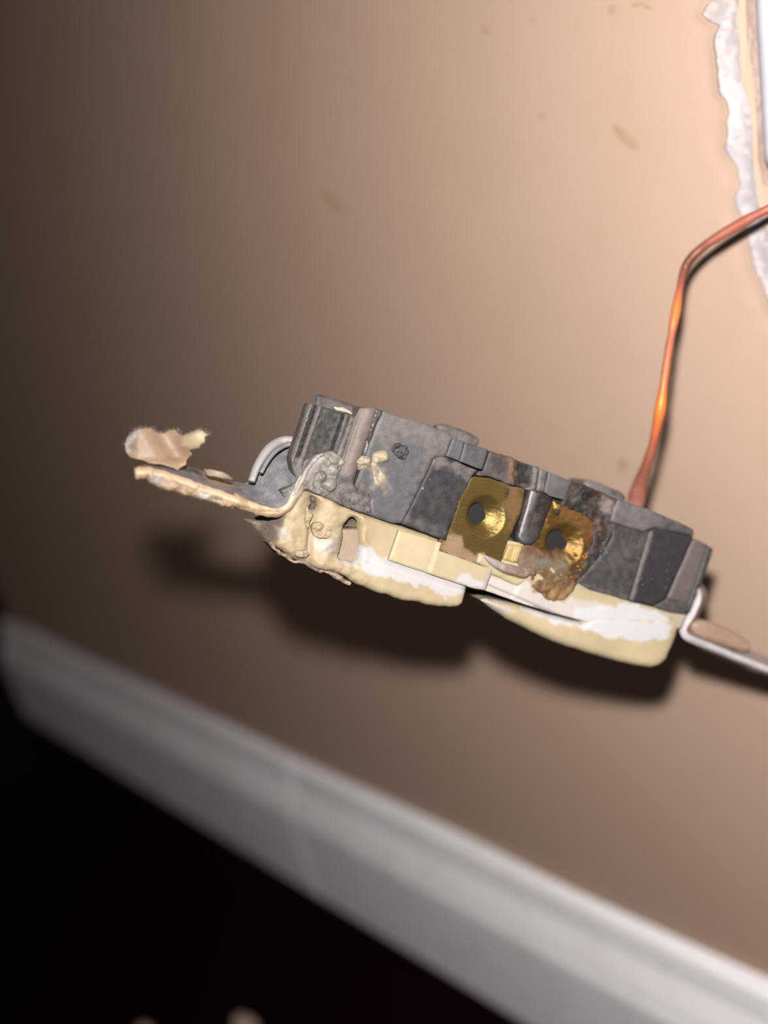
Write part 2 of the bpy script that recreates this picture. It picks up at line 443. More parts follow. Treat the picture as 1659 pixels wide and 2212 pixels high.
    t = mesh_obj('torn_drywall_paper', np.stack([x, dep, z], 1), [tuple(int(i) for i in f) for f in fo], M_gyp, o, cols, True)
    t['label'] = 'whitish torn drywall paper beside the box'
    # drywall core behind: cut faces around the box opening
    n = len(bxh); v = [(p[0], 0, p[1]) for p in bxh] + [(p[0], .0125, p[1]) for p in bxh]
    f = [(i, (i + 1) % n, n + (i + 1) % n, n + i) for i in range(n)]
    cc = np.zeros((2 * n, 4)); cc[:, :3] = (.50, .35, .29); cc[:, 3] = .4
    g_ = mesh_obj('drywall_core', v, f, M_gyp, o, cc, True); g_['label'] = 'rough cut edge of the drywall'
    # the wall's return at the outside corner
    v = [(XL, 0, 0), (XL, .11, 0), (XL, .11, ZT), (XL, 0, ZT)]
    cc = np.zeros((4, 4)); cc[:, :3] = (.43, .300, .226)
    r = mesh_obj('wall_left', v, [(0, 1, 2, 3)], M_wall, None, cc); tag(r, kind='structure')
    # smudges, drips and small marks on the wall paint
    marks = [([(694, 402), (706, 408), (748, 455), (742, 464), (722, 452), (700, 425)], (150, 112, 84), .35),
             ([(1322, 272), (1340, 274), (1376, 306), (1378, 324), (1360, 318), (1334, 296)], (172, 132, 92), .5),
             ([(1340, 992), (1352, 990), (1356, 1008), (1346, 1020), (1336, 1010)], (150, 110, 60), .5),
             ([(1316, 12), (1330, 8), (1332, 22), (1322, 32), (1314, 26)], (150, 122, 102), .6),
             ([(1366, 10), (1384, 3), (1404, 14), (1409, 22), (1398, 20), (1384, 13), (1370, 18)], (140, 115, 98), .6),
             ([(1143, 39), (1152, 38), (1155, 46), (1147, 48)], (140, 112, 90), .6),
             ([(1040, 58), (1054, 58), (1057, 68), (1044, 68)], (170, 135, 112), .4),
             ([(1160, 245), (1170, 243), (1178, 252), (1168, 258)], (172, 140, 118), .4),
             ([(748, 160), (758, 166), (764, 178), (754, 176)], (150, 118, 96), .4)]
    for pol, rgb, _ in marks:
        relief('paint_smudge', M_wall, curvy(pol, 4), [255 * (v * (.72 + .12 * k)) ** (1 / 2.2) for k, v in enumerate((.43, .29, .20)[::1])] if 0 else [int(255 * (v * .87) ** (1 / 2.2)) for v in (.43, .29, .19)], w0=0.0, back=-.01, rnd=.06, step=7, jit=2, frame='wall', parent=o, dust=.1,
               height=lambda x, y: .07 + 0 * x, mm=.1)
    return o
M_smudge_gain = 1
wall_o = wall()

def extrude_profile(name, prof, x0, x1, m, xs=60, parent=None):
    n = len(prof); verts, faces = [], []
    for i in range(xs + 1):
        x = x0 + (x1 - x0) * i / xs
        for y, z in prof: verts.append((x, y, z))
    for i in range(xs):
        for j in range(n):
            k = (j + 1) % n; faces.append((i * n + j, i * n + k, (i + 1) * n + k, (i + 1) * n + j))
    faces.append(tuple(range(n))); faces.append(tuple(xs * n + j for j in reversed(range(n))))
    o = mesh_obj(name, verts, faces, m, parent, None, False)
    b = o.modifiers.new('soft', 'BEVEL'); b.width = .001; b.segments = 3; b.limit_method = 'ANGLE'; b.angle_limit = .5; b.profile = .5
    return o
BH_ = .074
prof = [(-.0002, .0005), (-.0124, .0005), (-.0130, .003), (-.0130, .0475), (-.0126, .0500), (-.0118, .0515), (-.0104, .0555),
        (-.0082, .0600), (-.0066, .0635), (-.0062, .0670), (-.0052, BH_ - .0015), (-.0036, BH_), (-.0002, BH_)]
jx, jz = one(wall_xz, 665, 1700)
bb = extrude_profile('baseboard_back', prof, XL - .0128, jx, M_trim, 30); tag(bb, kind='structure')
b2 = extrude_profile('baseboard_back', [(a * .99, b) for a, b in prof], jx + .0003, XR, M_trim, 60); tag(b2, kind='structure')
bl = extrude_profile('baseboard_left', [(a, b) for a, b in prof], 0, .10, M_trim, 4)
bl.rotation_euler = (0, 0, -math.pi / 2); bl.location = (XL - .0002, .10, 0); tag(bl, kind='structure')
# caulk bead along the top of the board
cb = tube('caulk_bead', M_trim, [(XL + (XR - XL) * i / 24, -.0016, BH_ + .0004 + .0004 * math.sin(i * 2.3)) for i in range(25)], [.0013 + .0004 * math.sin(i * 1.7) for i in range(25)],
          [(225, 215, 215)] * 25, None, 4, 8)
cb.parent = bb; cb['label'] = 'painted caulk bead along the board top'

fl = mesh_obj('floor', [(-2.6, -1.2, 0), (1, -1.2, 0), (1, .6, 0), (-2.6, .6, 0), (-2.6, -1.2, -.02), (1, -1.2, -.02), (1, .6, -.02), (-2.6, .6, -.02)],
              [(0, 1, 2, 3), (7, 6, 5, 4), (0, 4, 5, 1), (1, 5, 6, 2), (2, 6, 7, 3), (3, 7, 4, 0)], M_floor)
tag(fl, kind='structure')
def crumb(px, py, rx, seed, label):
    r = R @ ray(px, py); t = CAMZ / -r.z; p = CAM + r * t
    bm = bmesh.new(); bmesh.ops.create_icosphere(bm, subdivisions=3, radius=1)
    for v in bm.verts:
        q = v.co; k = 1 + .5 * float(fbm(np.array([q.x * 1.3 + seed]), np.array([q.y * 1.3 + q.z]), 1.0, seed)[0])
        v.co = Vector((q.x * rx * k, q.y * rx * .7 * k, max(q.z, -.55) * rx * .5 * k + rx * .26))
    me = bpy.data.meshes.new('plaster_crumb'); bm.to_mesh(me); bm.free(); me.materials.append(M_crumb)
    o = bpy.data.objects.new('plaster_crumb', me); C.objects.link(o); o.location = (p.x, p.y, 0)
    for f in me.polygons: f.use_smooth = True
    tag(o, label, 'debris')
crumb(532, 2222, .0062, 4, 'larger pale plaster crumb on the dark floor')
crumb(316, 2232, .0042, 9, 'smaller dim plaster crumb on the dark floor, left of the larger one')

# electrical box in the wall
def box():
    root = bpy.data.objects.new('electrical_box', None); C.objects.link(root); ang = math.radians(4.6); root.rotation_euler = (0, ang, 0)
    root.location = (bx0 + BW / 2 * math.cos(ang) + BH / 2 * math.sin(ang), 0, bz0 - BW / 2 * math.sin(ang) + BH / 2 * math.cos(ang))
    tag(root, 'white plastic electrical box set in the wall opening, top right', 'box')
    t, pr, dp = .0024, .0030, .058
    def rr(x0, x1, z0, z1, r, n=6):
        out = []
        for cx, cz, a0 in ((x1 - r, z1 - r, 0), (x0 + r, z1 - r, 90), (x0 + r, z0 + r, 180), (x1 - r, z0 + r, 270)):
            for i in range(n + 1):
                a = math.radians(a0 + 90 * i / n); out.append((cx + r * math.cos(a), cz + r * math.sin(a)))
        return out
    o_ = rr(-BW / 2, BW / 2, -BH / 2, BH / 2, .004); i_ = rr(-BW / 2 + t, BW / 2 - t, -BH / 2 + t, BH / 2 - t, .003)
    n = len(o_)
    ringy = [(o_, dp), (o_, -pr + .0006), (i_ and [(a * .995, b * .997) for a, b in o_], -pr), ([(a * 1.01, b * 1.006) for a, b in i_], -pr), (i_, -pr + .0006), (i_, dp - t)]
    v, f = [], []
    for pts, y in ringy: v += [(a, y, b) for a, b in pts]
    for k in range(len(ringy) - 1):
        for i in range(n):
            j = (i + 1) % n; f.append((k * n + i, k * n + j, (k + 1) * n + j, (k + 1) * n + i))
    f.append(tuple(range(n))); f.append(tuple(5 * n + i for i in reversed(range(n))))
    mesh_obj('box_shell', v, f, M_boxw, root, None, True)
    for s in (1, -1):     # screw ears
        bm = bmesh.new(); z0 = s * (BH / 2 - .008)
        bmesh.ops.create_cone(bm, cap_ends=True, segments=20, radius1=.005, radius2=.005, depth=.02)
        bmesh.ops.rotate(bm, verts=bm.verts, matrix=Matrix.Rotation(math.pi / 2, 3, 'X')); bmesh.ops.translate(bm, verts=bm.verts, vec=(0, .009, z0))
        me = bpy.data.meshes.new('screw_post'); bm.to_mesh(me); bm.free(); me.materials.append(M_boxw)
        e = bpy.data.objects.new('screw_post', me); C.objects.link(e); e.parent = root
box()

# ------------------------------------------------------------------ the device
root = bpy.data.objects.new('duplex_receptacle', None); C.objects.link(root); root.matrix_world = RECM
tag(root, 'scorched black and cream duplex electrical receptacle pulled out and hanging in front of the wall', 'outlet')
rl = lambda *a, **k: relief(*a, parent=root, **k)

def rib_s(x, y): return (x - 669) * .95 + (y - 872) * .32
def band(v, a, b, s=3): return sstep(v, a - s / 2, a + s / 2) * (1 - sstep(v, b - s / 2, b + s / 2))
# core that everything sits on
rl('housing_core', M_black, [(676, 880), (778, 888), (828, 896), (925, 925), (1054, 978), (1153, 1015), (1232, 1045), (1320, 1080), (1405, 1108), (1494, 1150), (1500, 1172),
    (1526, 1186), (1480, 1318), (1449, 1318), (1269, 1265), (1100, 1215), (961, 1160), (849, 1126), (778, 1100), (735, 1084), (690, 1058), (640, 1000)],
   (58, 54, 56), w0=-2.6, back=-24, step=8, dust=.4, rough=.3, seed=2)
# left end with its ribs
def h_end(x, y):
    s = rib_s(x, y)
    h = -1.4 + 1.4 * band(s, 0, 9) + 1.3 * band(s, 15, 29, 3) + .3 * band(s, 29, 78) + 1.5 * band(s, 78, 90, 6) + .9 * band(s, 90, 106, 6)
    c = (s - 124) / 24; h = h + 2.3 * np.sqrt(np.clip(1 - c * c, 0, 1)) * (s > 100)
    low = sstep(y - (x - 700) * .32, 1008, 1035)
    return h * (1 - low) + .1 * low
rl('housing_end', M_black, [(669, 872), (684, 873), (700, 876), (736, 890), (767, 900), (776, 880), (795, 879), (815, 882), (806, 925), (792, 958), (786, 990), (776, 1030), (800, 1060),
    (806, 1112), (778, 1107), (735, 1090), (680, 1063), (652, 1058), (634, 1020), (629, 989)], (158, 144, 139), w0=0, height=h_end, back=-3.5, step=3, rnd=.3, rough=.18, dust=.5, seed=4,
   patches=[([(680, 874), (690, 876), (652, 985), (640, 990)], (44, 43, 50), .15, 2, 1), ([(692, 872), (702, 876), (664, 990), (650, 990)], (176, 158, 152), .2, 3, 1),
            ([(700, 877), (748, 894), (722, 980), (716, 1010), (660, 1000)], (36, 34, 39), .2, 2, 1), ([(748, 896), (766, 902), (735, 990), (720, 990)], (120, 108, 108), .8, 4, 2),
            ([(770, 904), (778, 880), (812, 880), (806, 925), (788, 985), (770, 1030), (738, 1025), (735, 1000)], (196, 173, 163), .15, 4, 2),
            ([(768, 1040), (806, 1035), (808, 1115), (745, 1095)], (52, 48, 52), .7, 9, 14), ([(690, 1030), (745, 1030), (740, 1080), (700, 1075)], (140, 135, 137), .6, 8, 6),
            ([(725, 1052), (765, 1060), (750, 1098), (720, 1088)], (52, 52, 60), .7, 5, 10)])
# far corner of the housing end, further back
rl('housing_corner', M_black, [(684, 856), (690, 852), (712, 857), (738, 866), (780, 880), (800, 900), (760, 930), (700, 915), (672, 900)], (128, 116, 116), w0=-8, back=-22, step=5, rnd=.5, dust=.3, seed=6,
   patches=[([(684, 850), (700, 852), (696, 874), (676, 874)], (95, 92, 104), .2, 2, 1), ([(735, 862), (790, 878), (790, 884), (740, 872)], (110, 104, 112), .2, 2, 1)])
rl('metal_glint', M_steel, [(722, 879), (742, 880), (757, 887), (768, 893), (764, 898), (744, 892), (726, 887)], (215, 195, 175), w0=-2.6, back=-4.5, step=3, rnd=.4, seed=8, label='metal highlight at the housing end, built as a bright sliver')  # highlight on metal, put in as a pale piece
# groove between end and side face, drawn as a dark strip
rl('dark_seam', M_melt, [(812, 882), (827, 889), (822, 905), (812, 925), (806, 945), (800, 960), (796, 980), (788, 984), (791, 955), (791, 945), (800, 915)], (58, 60, 64), w0=.15, back=-3,
   height=lambda x, y: .5 * fbm(x, y, 10, 6), rnd=.4, step=3, jit=3, seed=12, dust=.6,
   patches=[([(812, 880), (830, 888), (822, 906), (806, 900)], (104, 108, 114), .4, 3, 3), ([(788, 955), (803, 960), (796, 988), (784, 985)], (168, 164, 166), .4, 3, 4)])
# smooth grey side face
rl('side_face', M_black, [(829, 887), (870, 900), (925, 917), (980, 939), (978, 947), (964, 986), (950, 987), (938, 991), (920, 1030), (900, 1070), (871, 1131), (849, 1131), (802, 1113), (775, 1104), (762, 1060), (786, 1000),
    (792, 975), (806, 940), (816, 915)], (122, 122, 132), w0=0, back=-3.5, step=4, rnd=.25, rough=.05, dust=.22, seed=14,
   patches=[([(828, 885), (925, 914), (985, 938), (960, 985), (930, 1000), (905, 950), (850, 935), (820, 960), (810, 930)], (160, 150, 149), .5, 14, 18),
            ([(895, 1070), (940, 990), (960, 985), (950, 960), (930, 970), (890, 1040), (862, 1125), (880, 1128)], (84, 82, 90), .6, 12, 8, .8),
            ([(800, 950), (850, 990), (870, 975), (858, 945), (835, 925)], (150, 136, 128), .6, 12, 14, .7), ([(925, 914), (985, 937), (980, 948), (920, 926)], (92, 92, 98), .7, 5, 6, .7),
            ([(792, 1005), (835, 1010), (840, 1065), (815, 1060), (800, 1030)], (205, 188, 162), .3, 6, 14, .85),
            ([(798, 1080), (808, 1078), (804, 1112), (796, 1112)], (205, 198, 198), .2, 2, 4), ([(760, 1045), (795, 1045), (800, 1110), (770, 1100)], (66, 62, 66), .9, 8, 12, .85)])
rl('paint_lump', M_paint, curvy([(764, 995), (778, 985), (800, 990), (803, 1005), (790, 1015), (775, 1014)]), (214, 196, 160), w0=.1, back=-.2, height=lambda x, y: .5 + .9 * fbm(x, y, 12, 4), rnd=.7, step=2.5, jit=3, seed=5)
rl('paint_lump', M_paint, curvy([(806, 980), (830, 973), (843, 985), (838, 997), (822, 1000), (812, 1004), (803, 998)]), (218, 200, 164), w0=.1, back=-.2,
   height=lambda x, y: .35 + .9 * np.exp(-((x - 829) ** 2 + (y - 987) ** 2) / 90.) + .4 * fbm(x, y, 12, 4), rnd=.6, step=2.5, jit=2, seed=7)
rl('paint_lump', M_paint, curvy([(800, 1000), (818, 1004), (836, 1040), (826, 1050), (808, 1046), (804, 1024)]), (206, 190, 160), w0=.05, back=-.2, height=lambda x, y: .15 + .35 * fbm(x, y, 12, 4), rnd=.3, step=3, jit=5, seed=9)
rl('crusted_spot', M_char, curvy([(848, 965), (858, 957), (874, 960), (882, 974), (877, 988), (866, 992), (852, 983)]), (104, 105, 108), w0=.05, back=-.2, height=lambda x, y: .5 + 1.2 * fbm(x, y, 9, 14, 4), rnd=.5, step=2, jit=4, seed=11, dust=0)
# dark side panel and the tabs above it
rl('side_panel', M_black, [(938, 991), (950, 986), (962, 986), (1030, 1016), (1018, 1032), (1006, 1055), (993, 1080), (979, 1123), (963, 1167), (915, 1150), (869, 1132), (900, 1070)], (44, 41, 47), w0=.35, back=-3, step=4, rnd=.15,
   rough=.06, dust=.13, jit=.7, seed=16, patches=[([(935, 985), (1035, 1012), (1015, 1040), (1000, 1030), (960, 1005), (932, 1005)], (128, 117, 115), .8, 9, 12, .8), ([(1016, 1030), (992, 1080), (978, 1125), (990, 1125), (1020, 1040)], (120, 108, 108), .6, 5, 4, .6),
            ([(878, 1110), (960, 1140), (958, 1166), (868, 1132)], (92, 90, 94), .5, 8, 8, .6)])
rl('side_tab', M_black, [(979, 945), (1004, 954), (993, 996), (964, 985)], (122, 124, 134), w0=.5, back=-3, step=3, rnd=.15, jit=.6, seed=18, dust=.25)
rl('side_tab', M_black, [(1005, 955), (1055, 971), (1049, 995), (1042, 1014), (1031, 1011), (994, 997)], (112, 113, 121), w0=.75, back=-3, step=3, rnd=.15, jit=.6, seed=19, dust=.2)
def h_up(x, y): return .35 * fbm(x, y, 18, 31, 4) + .5 * band(x, 1112, 1147, 5) * -1
rl('upper_ledge', M_char, [(1057, 974), (1105, 988), (1155, 1007), (1149, 1050), (1139, 1054), (1096, 1046), (1080, 1036), (1030, 1026), (1034, 1017), (1044, 1016)], (110, 100, 99), w0=-.5, back=-3.5, height=h_up, step=3,
   rnd=.2, jit=2, seed=21, dust=.25, patches=[([(1112, 995), (1150, 1008), (1146, 1046), (1112, 1042)], (30, 29, 34), .1, 3, 5), ([(1098, 988), (1114, 992), (1112, 1042), (1098, 1036)], (150, 124, 106), .3, 5, 8),
            ([(1060, 985), (1085, 990), (1080, 1015), (1060, 1005)], (84, 78, 82), .3, 8, 8), ([(1040, 1022), (1085, 1036), (1090, 1042), (1035, 1028)], (92, 92, 92), .5, 3, 3)])
rl('barrier_rib', M_black, [(1153, 1007), (1168, 1011), (1160, 1060), (1150, 1062), (1137, 1056), (1148, 1050)], (124, 118, 120), w0=.3, back=-3, rnd=.6, step=3, seed=23, dust=.5)
rl('side_tab', M_black, [(1168, 1012), (1184, 1019), (1176, 1064), (1160, 1060)], (136, 128, 126), w0=.25, back=-3, rnd=.3, step=3, seed=24, dust=.5)
rl('side_tab', M_black, [(1186, 1019), (1235, 1040), (1221, 1081), (1190, 1072), (1177, 1064)], (132, 129, 132), w0=.8, back=-3, step=3, rnd=.15, jit=.6, seed=25, dust=.35)

# brass terminal plates
def bowl(cx, cy, r, dep):
    def f(x, y):
        d = np.hypot((x - cx) * 1.0, (y - cy) * .93) / r
        return -dep * np.clip(1 - d * d, 0, 1) ** 1.35
    return f
def ring(cx, cy, rx, ry, n=26, wob=0, s=0):
    return [(cx + rx * math.cos(2 * math.pi * i / n) * (1 + wob * math.sin(3 * i + s) * .5), cy + ry * math.sin(2 * math.pi * i / n) * (1 + wob * math.sin(2 * i + s))) for i in range(n)]
BR = (160, 136, 76)
rl('terminal_plate', M_brass, [(1020, 1030), (1050, 1033), (1085, 1042), (1100, 1050), (1133, 1056), (1131, 1080), (1122, 1110), (1112, 1135), (1098, 1166), (1085, 1206), (1078, 1222), (1032, 1218), (985, 1204), (945, 1191), (950, 1165), (963, 1160),
    (979, 1123), (993, 1080), (1006, 1055)], BR, w0=-.35, shell=.9, height=bowl(1048, 1116, 44, 1.9), holes=[ring(1034, 1111, 21, 25, wob=.02)], step=3, rnd=.05, jit=1.2, seed=26, dust=.14, label='brass terminal plate with a clean round screw hole',
   patches=[([(1088, 1045), (1134, 1055), (1124, 1110), (1100, 1160), (1092, 1100), (1100, 1075)], (170, 122, 84), .6, 9, 16, .65), ([(945, 1185), (968, 1145), (992, 1155), (1020, 1190), (1060, 1205), (1040, 1222), (985, 1208)], (196, 160, 126), .85, 8, 12, .85),
            ([(1080, 1040), (1135, 1052), (1134, 1062), (1085, 1050)], (130, 112, 96), .5, 4, 4, .7)])
rl('dark_nick', M_char, curvy([(1091, 1058), (1098, 1060), (1096, 1072), (1090, 1074)]), (22, 20, 20), w0=-.3, back=-.8, height=lambda x, y: .15 + 0 * x, step=2, rnd=.1, seed=3)  # small dark mark on the plate
rl('terminal_plate', M_brass, [(1196, 1083), (1212, 1089), (1245, 1100), (1283, 1118), (1288, 1150), (1284, 1185), (1262, 1230), (1236, 1280), (1200, 1299), (1165, 1280), (1140, 1250), (1138, 1200), (1150, 1172), (1172, 1142), (1184, 1110)], (160, 124, 62),
   w0=-.5, shell=.9, height=bowl(1217, 1176, 44, 1.9), holes=[curvy([(1183, 1158), (1196, 1145), (1218, 1147), (1220, 1162), (1212, 1178), (1204, 1190), (1192, 1190), (1183, 1176)], 4)], step=3, rnd=.05, jit=2, rough=.25, seed=28, dust=.15,
   label='burnt brass terminal plate with a ragged screw hole',
   patches=[([(1212, 1092), (1284, 1118), (1282, 1170), (1262, 1165), (1250, 1130), (1215, 1125)], (158, 106, 52), .5, 8, 10, .7), ([(1268, 1150), (1290, 1150), (1284, 1190), (1266, 1190)], (140, 82, 36), .5, 6, 8, .8),
            ([(1150, 1195), (1215, 1200), (1235, 1235), (1200, 1250), (1150, 1230)], (150, 150, 128), .75, 12, 10, .85), ([(1135, 1180), (1185, 1190), (1180, 1215), (1135, 1215)], (150, 112, 88), .5, 8, 8, .85)])
rl('screw_hole_floor', M_black, [(1000, 1070), (1075, 1080), (1070, 1160), (1000, 1150)], (34, 30, 32), w0=-2.12, back=-4, step=8, rnd=.1, seed=2, dust=0)  # dark sheet behind the hole, its shade put into the colour
rl('screw_hole_floor', M_black, [(1170, 1130), (1240, 1145), (1240, 1210), (1170, 1205)], (50, 46, 48), w0=-2.15, back=-4, step=8, rnd=.1, seed=2, dust=0)  # same dark sheet for the ragged hole, shade in the colour
rl('contact_nib', M_brass, [(1196, 1083), (1213, 1092), (1208, 1104), (1198, 1102)], (235, 205, 110), w0=0, back=-1, rnd=.4, step=2.5, seed=4, label='bright bent corner of the brass plate')
rl('dark_nick', M_char, [(1200, 1098), (1212, 1102), (1206, 1114), (1199, 1108)], (28, 26, 26), w0=.05, back=-1, rnd=.1, step=2.5, seed=4)  # notch drawn as a small dark piece
# melted finger of plastic between the plates
def h_fin(x, y):
    t = (y - 1055) / 120.0; cx = 1166 - 38 * t; c = (x - cx) / 33
    return 1.5 * np.sqrt(np.clip(1 - c * c, 0, 1)) + .15 * fbm(x, y, 20, 7)
rl('melted_barrier', M_melt, curvy([(1138, 1056), (1152, 1058), (1178, 1067), (1197, 1078), (1190, 1105), (1178, 1130), (1170, 1148), (1158, 1166), (1140, 1175), (1120, 1172), (1110, 1158), (1118, 1130), (1128, 1095)], 3), (48, 45, 50), w0=-.7, back=-3,
   height=h_fin, rnd=.5, step=3, jit=.8, seed=30, dust=.3, patches=[([(1138, 1052), (1160, 1058), (1140, 1110), (1122, 1140), (1116, 1130)], (112, 90, 76), .6, 5, 5, .7), ([(1112, 1158), (1160, 1150), (1150, 1176), (1118, 1176)], (96, 98, 92), .2, 6, 3, .7)])
# burnt area right of plate two
rl('charred_plastic', M_char, [(1236, 1041), (1266, 1046), (1290, 1058), (1314, 1070), (1338, 1077), (1330, 1110), (1326, 1135), (1322, 1158), (1306, 1192), (1285, 1218), (1266, 1237), (1240, 1262), (1246, 1235), (1262, 1205), (1280, 1175), (1282, 1150), (1278, 1122),
    (1240, 1104), (1212, 1092), (1222, 1080)], (78, 72, 72), w0=.1, back=-3, height=lambda x, y: .9 * fbm(x, y, 22, 9, 4) - .3, rnd=.35, step=2.6, jit=3, seed=32, dust=.1,
   patches=[([(1240, 1045), (1300, 1062), (1300, 1085), (1260, 1080), (1240, 1060)], (44, 42, 46), .2, 5, 12), ([(1300, 1075), (1332, 1080), (1326, 1112), (1304, 1108)], (158, 146, 144), .3, 5, 8),
            ([(1222, 1078), (1246, 1092), (1290, 1112), (1280, 1122), (1230, 1102)], (30, 27, 28), .1, 4, 5), ([(1290, 1105), (1308, 1118), (1304, 1180), (1286, 1190), (1284, 1140)], (58, 50, 48), .3, 5, 8),
            ([(1244, 1200), (1270, 1190), (1262, 1240), (1238, 1262)], (84, 62, 44), .9, 5, 8), ([(1285, 1120), (1298, 1120), (1290, 1135)], (150, 140, 140), .3, 3, 4)])
import random
random.seed(4)
def beads(name, spots, colr, m, lab=None):
    bm = bmesh.new()
    for x, y, r, w_ in spots:
        u, v = rec_uv(x, y, w_)
        g = bmesh.ops.create_icosphere(bm, subdivisions=2, radius=r * .001)
        bmesh.ops.translate(bm, verts=g['verts'], vec=(float(u), float(v), w_ * .001))
    v = [tuple(q.co) for q in bm.verts]; f = [tuple(q.index for q in p.verts) for p in bm.faces] if not bm.verts.ensure_lookup_table() else 0
    bm.verts.index_update(); f = [tuple(q.index for q in p.verts) for p in bm.faces]; bm.free()
    cc = np.zeros((len(v), 4)); cc[:, :3] = lin(colr)
    o = mesh_obj(name, v, f, m, root, cc, True); o['kind'] = 'stuff'
    if lab: o['label'] = lab
beads('solder_spatter', [(random.gauss(1252, 9) , random.gauss(1222, 22), random.uniform(.12, .38), .35) for _ in range(13)] + [(1222 + random.random() * 22, 1250 + random.gauss(0, 4), random.uniform(.1, .3), .2) for _ in range(9)], (225, 150, 70), M_brass, 'tiny orange metal droplets')
beads('white_speck', [(913, 1055, .22, .45), (928, 1036, .10, .4)] + [(1370 + random.random() * 75, 1165 + random.random() * 110, random.uniform(.05, .12), .95) for _ in range(22)] + [(1302 + random.gauss(0, 4), 1160 + random.random() * 60, random.uniform(.05, .13), .4) for _ in range(10)], (200, 196, 200), M_paint)
# right half of the black housing
rl('upper_band', M_black, [(1338, 1078), (1370, 1089), (1405, 1102), (1466, 1127), (1500, 1145), (1501, 1157), (1455, 1148), (1416, 1140), (1392, 1149), (1355, 1138), (1321, 1127), (1326, 1100)], (146, 138, 140), w0=.55, back=-3, step=4, rnd=.3, seed=34, dust=.5, jit=.8,
   patches=[([(1420, 1112), (1500, 1142), (1500, 1156), (1416, 1140)], (98, 96, 104), .3, 8, 8, .8), ([(1462, 1122), (1502, 1140), (1502, 1150), (1468, 1132)], (60, 56, 62), .2, 3, 2, .8)])
rl('side_panel', M_black, [(1322, 1129), (1355, 1139), (1391, 1149), (1406, 1146), (1392, 1190), (1378, 1240), (1360, 1298), (1311, 1284), (1272, 1273), (1246, 1258), (1267, 1236), (1306, 1192), (1324, 1158)], (84, 80, 85), w0=.2, back=-3, step=4, rnd=.2, rough=.12, seed=36, dust=.2,
   jit=.8, patches=[([(1330, 1180), (1390, 1165), (1385, 1180), (1330, 1225), (1310, 1230)], (116, 108, 112), .3, 10, 10, .8), ([(1250, 1258), (1360, 1290), (1360, 1300), (1250, 1268)], (130, 122, 122), .6, 4, 5, .6)])
rl('side_panel', M_black, [(1417, 1140), (1455, 1149), (1500, 1158), (1470, 1225), (1439, 1294), (1410, 1310), (1361, 1299), (1379, 1240), (1393, 1190), (1406, 1147)], (60, 60, 73), w0=.75, back=-3, step=4, rnd=.35, seed=38, dust=.07, jit=.5,
   patches=[([(1404, 1148), (1412, 1150), (1368, 1300), (1358, 1298)], (140, 118, 110), .5, 2, 3, .7)])
rl('end_rib', M_black, [(1499, 1163), (1514, 1169), (1529, 1177), (1510, 1240), (1488, 1305), (1441, 1294), (1470, 1228)], (160, 143, 140), w0=-1.0, back=-4, step=4, rnd=.3, seed=40, dust=.2)
rl('end_wall', M_black, [(1529, 1177), (1543, 1188), (1518, 1262), (1492, 1326), (1480, 1320), (1488, 1303), (1510, 1240)], (78, 74, 78), w0=-1.8, back=-20, step=4, rnd=.4, seed=42, dust=.3)
rl('lower_ledge', M_black, [(1361, 1299), (1410, 1310), (1441, 1295), (1488, 1305), (1482, 1328), (1449, 1325), (1407, 1312)], (96, 92, 98), w0=-.3, back=-4, step=4, rnd=.3, seed=44, dust=.4)
# bosses on the back of the device
rl('back_boss', M_black, curvy([(944, 922), (950, 915), (966, 917), (1000, 929), (1030, 941), (1037, 950), (1034, 962), (1010, 970), (950, 945)], 3), (148, 136, 132), w0=-9, back=-17, step=5, rnd=.7, rough=.3, seed=46, dust=.4,
   patches=[([(990, 925), (1040, 942), (1036, 960), (985, 942)], (105, 100, 102), .7, 6, 5, .8)])
rl('back_boss', M_black, curvy([(1264, 1046), (1270, 1039), (1288, 1040), (1325, 1055), (1350, 1068), (1352, 1082), (1320, 1088), (1270, 1065)], 3), (185, 174, 176), w0=-9, back=-17, step=5, rnd=.7, seed=48, dust=.2,
   patches=[([(1318, 1052), (1356, 1068), (1354, 1080), (1320, 1070)], (92, 88, 92), .5, 4, 3, .9)])

# cream front half
CR = (220, 199, 158)
WH = (234, 229, 228)
SLOT = curvy([(744, 1146), (751, 1130), (765, 1120), (776, 1128), (779, 1150), (779, 1178), (772, 1216), (752, 1212), (737, 1208), (744, 1178), (747, 1162)], 3)
NICK = curvy([(677, 1076), (688, 1082), (691, 1096), (684, 1104), (671, 1104), (678, 1092)], 3)
def h_cr(x, y):
    base = -.6 + .0 * x
    base = base - 5.5 * sstep(-(x - 611) - (y - 1140) * .3, 0, 34)              # the end falls away to the left
    base = base + .8 * np.exp(-((x - 640 + (y - 1100) * .22) / 24) ** 2)         # first post
    base = base + .7 * np.exp(-((x - 712 + (y - 1120) * .18) / 22) ** 2) + .35 * np.exp(-((x - 785) / 10) ** 2)
    base = base - .8 * np.exp(-((x - 676 + (y - 1120) * .1) / 7) ** 2) * (y > 1090)
    bot = sstep(y - (1150 + (x - 560) * .4), 10, 75)
    left = 1 - sstep(x, 770, 830)
    base = base + .55 * fbm(x, y, 26, 44, 4) * left + .1 * fbm(x, y, 30, 4)
    lip = y - (1208 + (x - 838) * .35)
    base = base + .9 * sstep(lip, -6, 20) * sstep(x, 770, 840)                   # the outlet face bulges below the lip
    return base
CL = [(548, 1133), (566, 1130), (590, 1122), (612, 1106), (630, 1084), (650, 1060), (682, 1062), (735, 1089), (778, 1106), (849, 1131), (905, 1150), (962, 1170), (1010, 1200), (1020, 1262), (1013, 1272), (1004, 1290), (1000, 1305), (988, 1313), (950, 1312),
      (912, 1306), (870, 1296), (828, 1284), (790, 1270), (763, 1259), (752, 1248), (735, 1241), (715, 1237), (695, 1231), (662, 1220), (632, 1206), (606, 1188), (586, 1172), (566, 1150)]
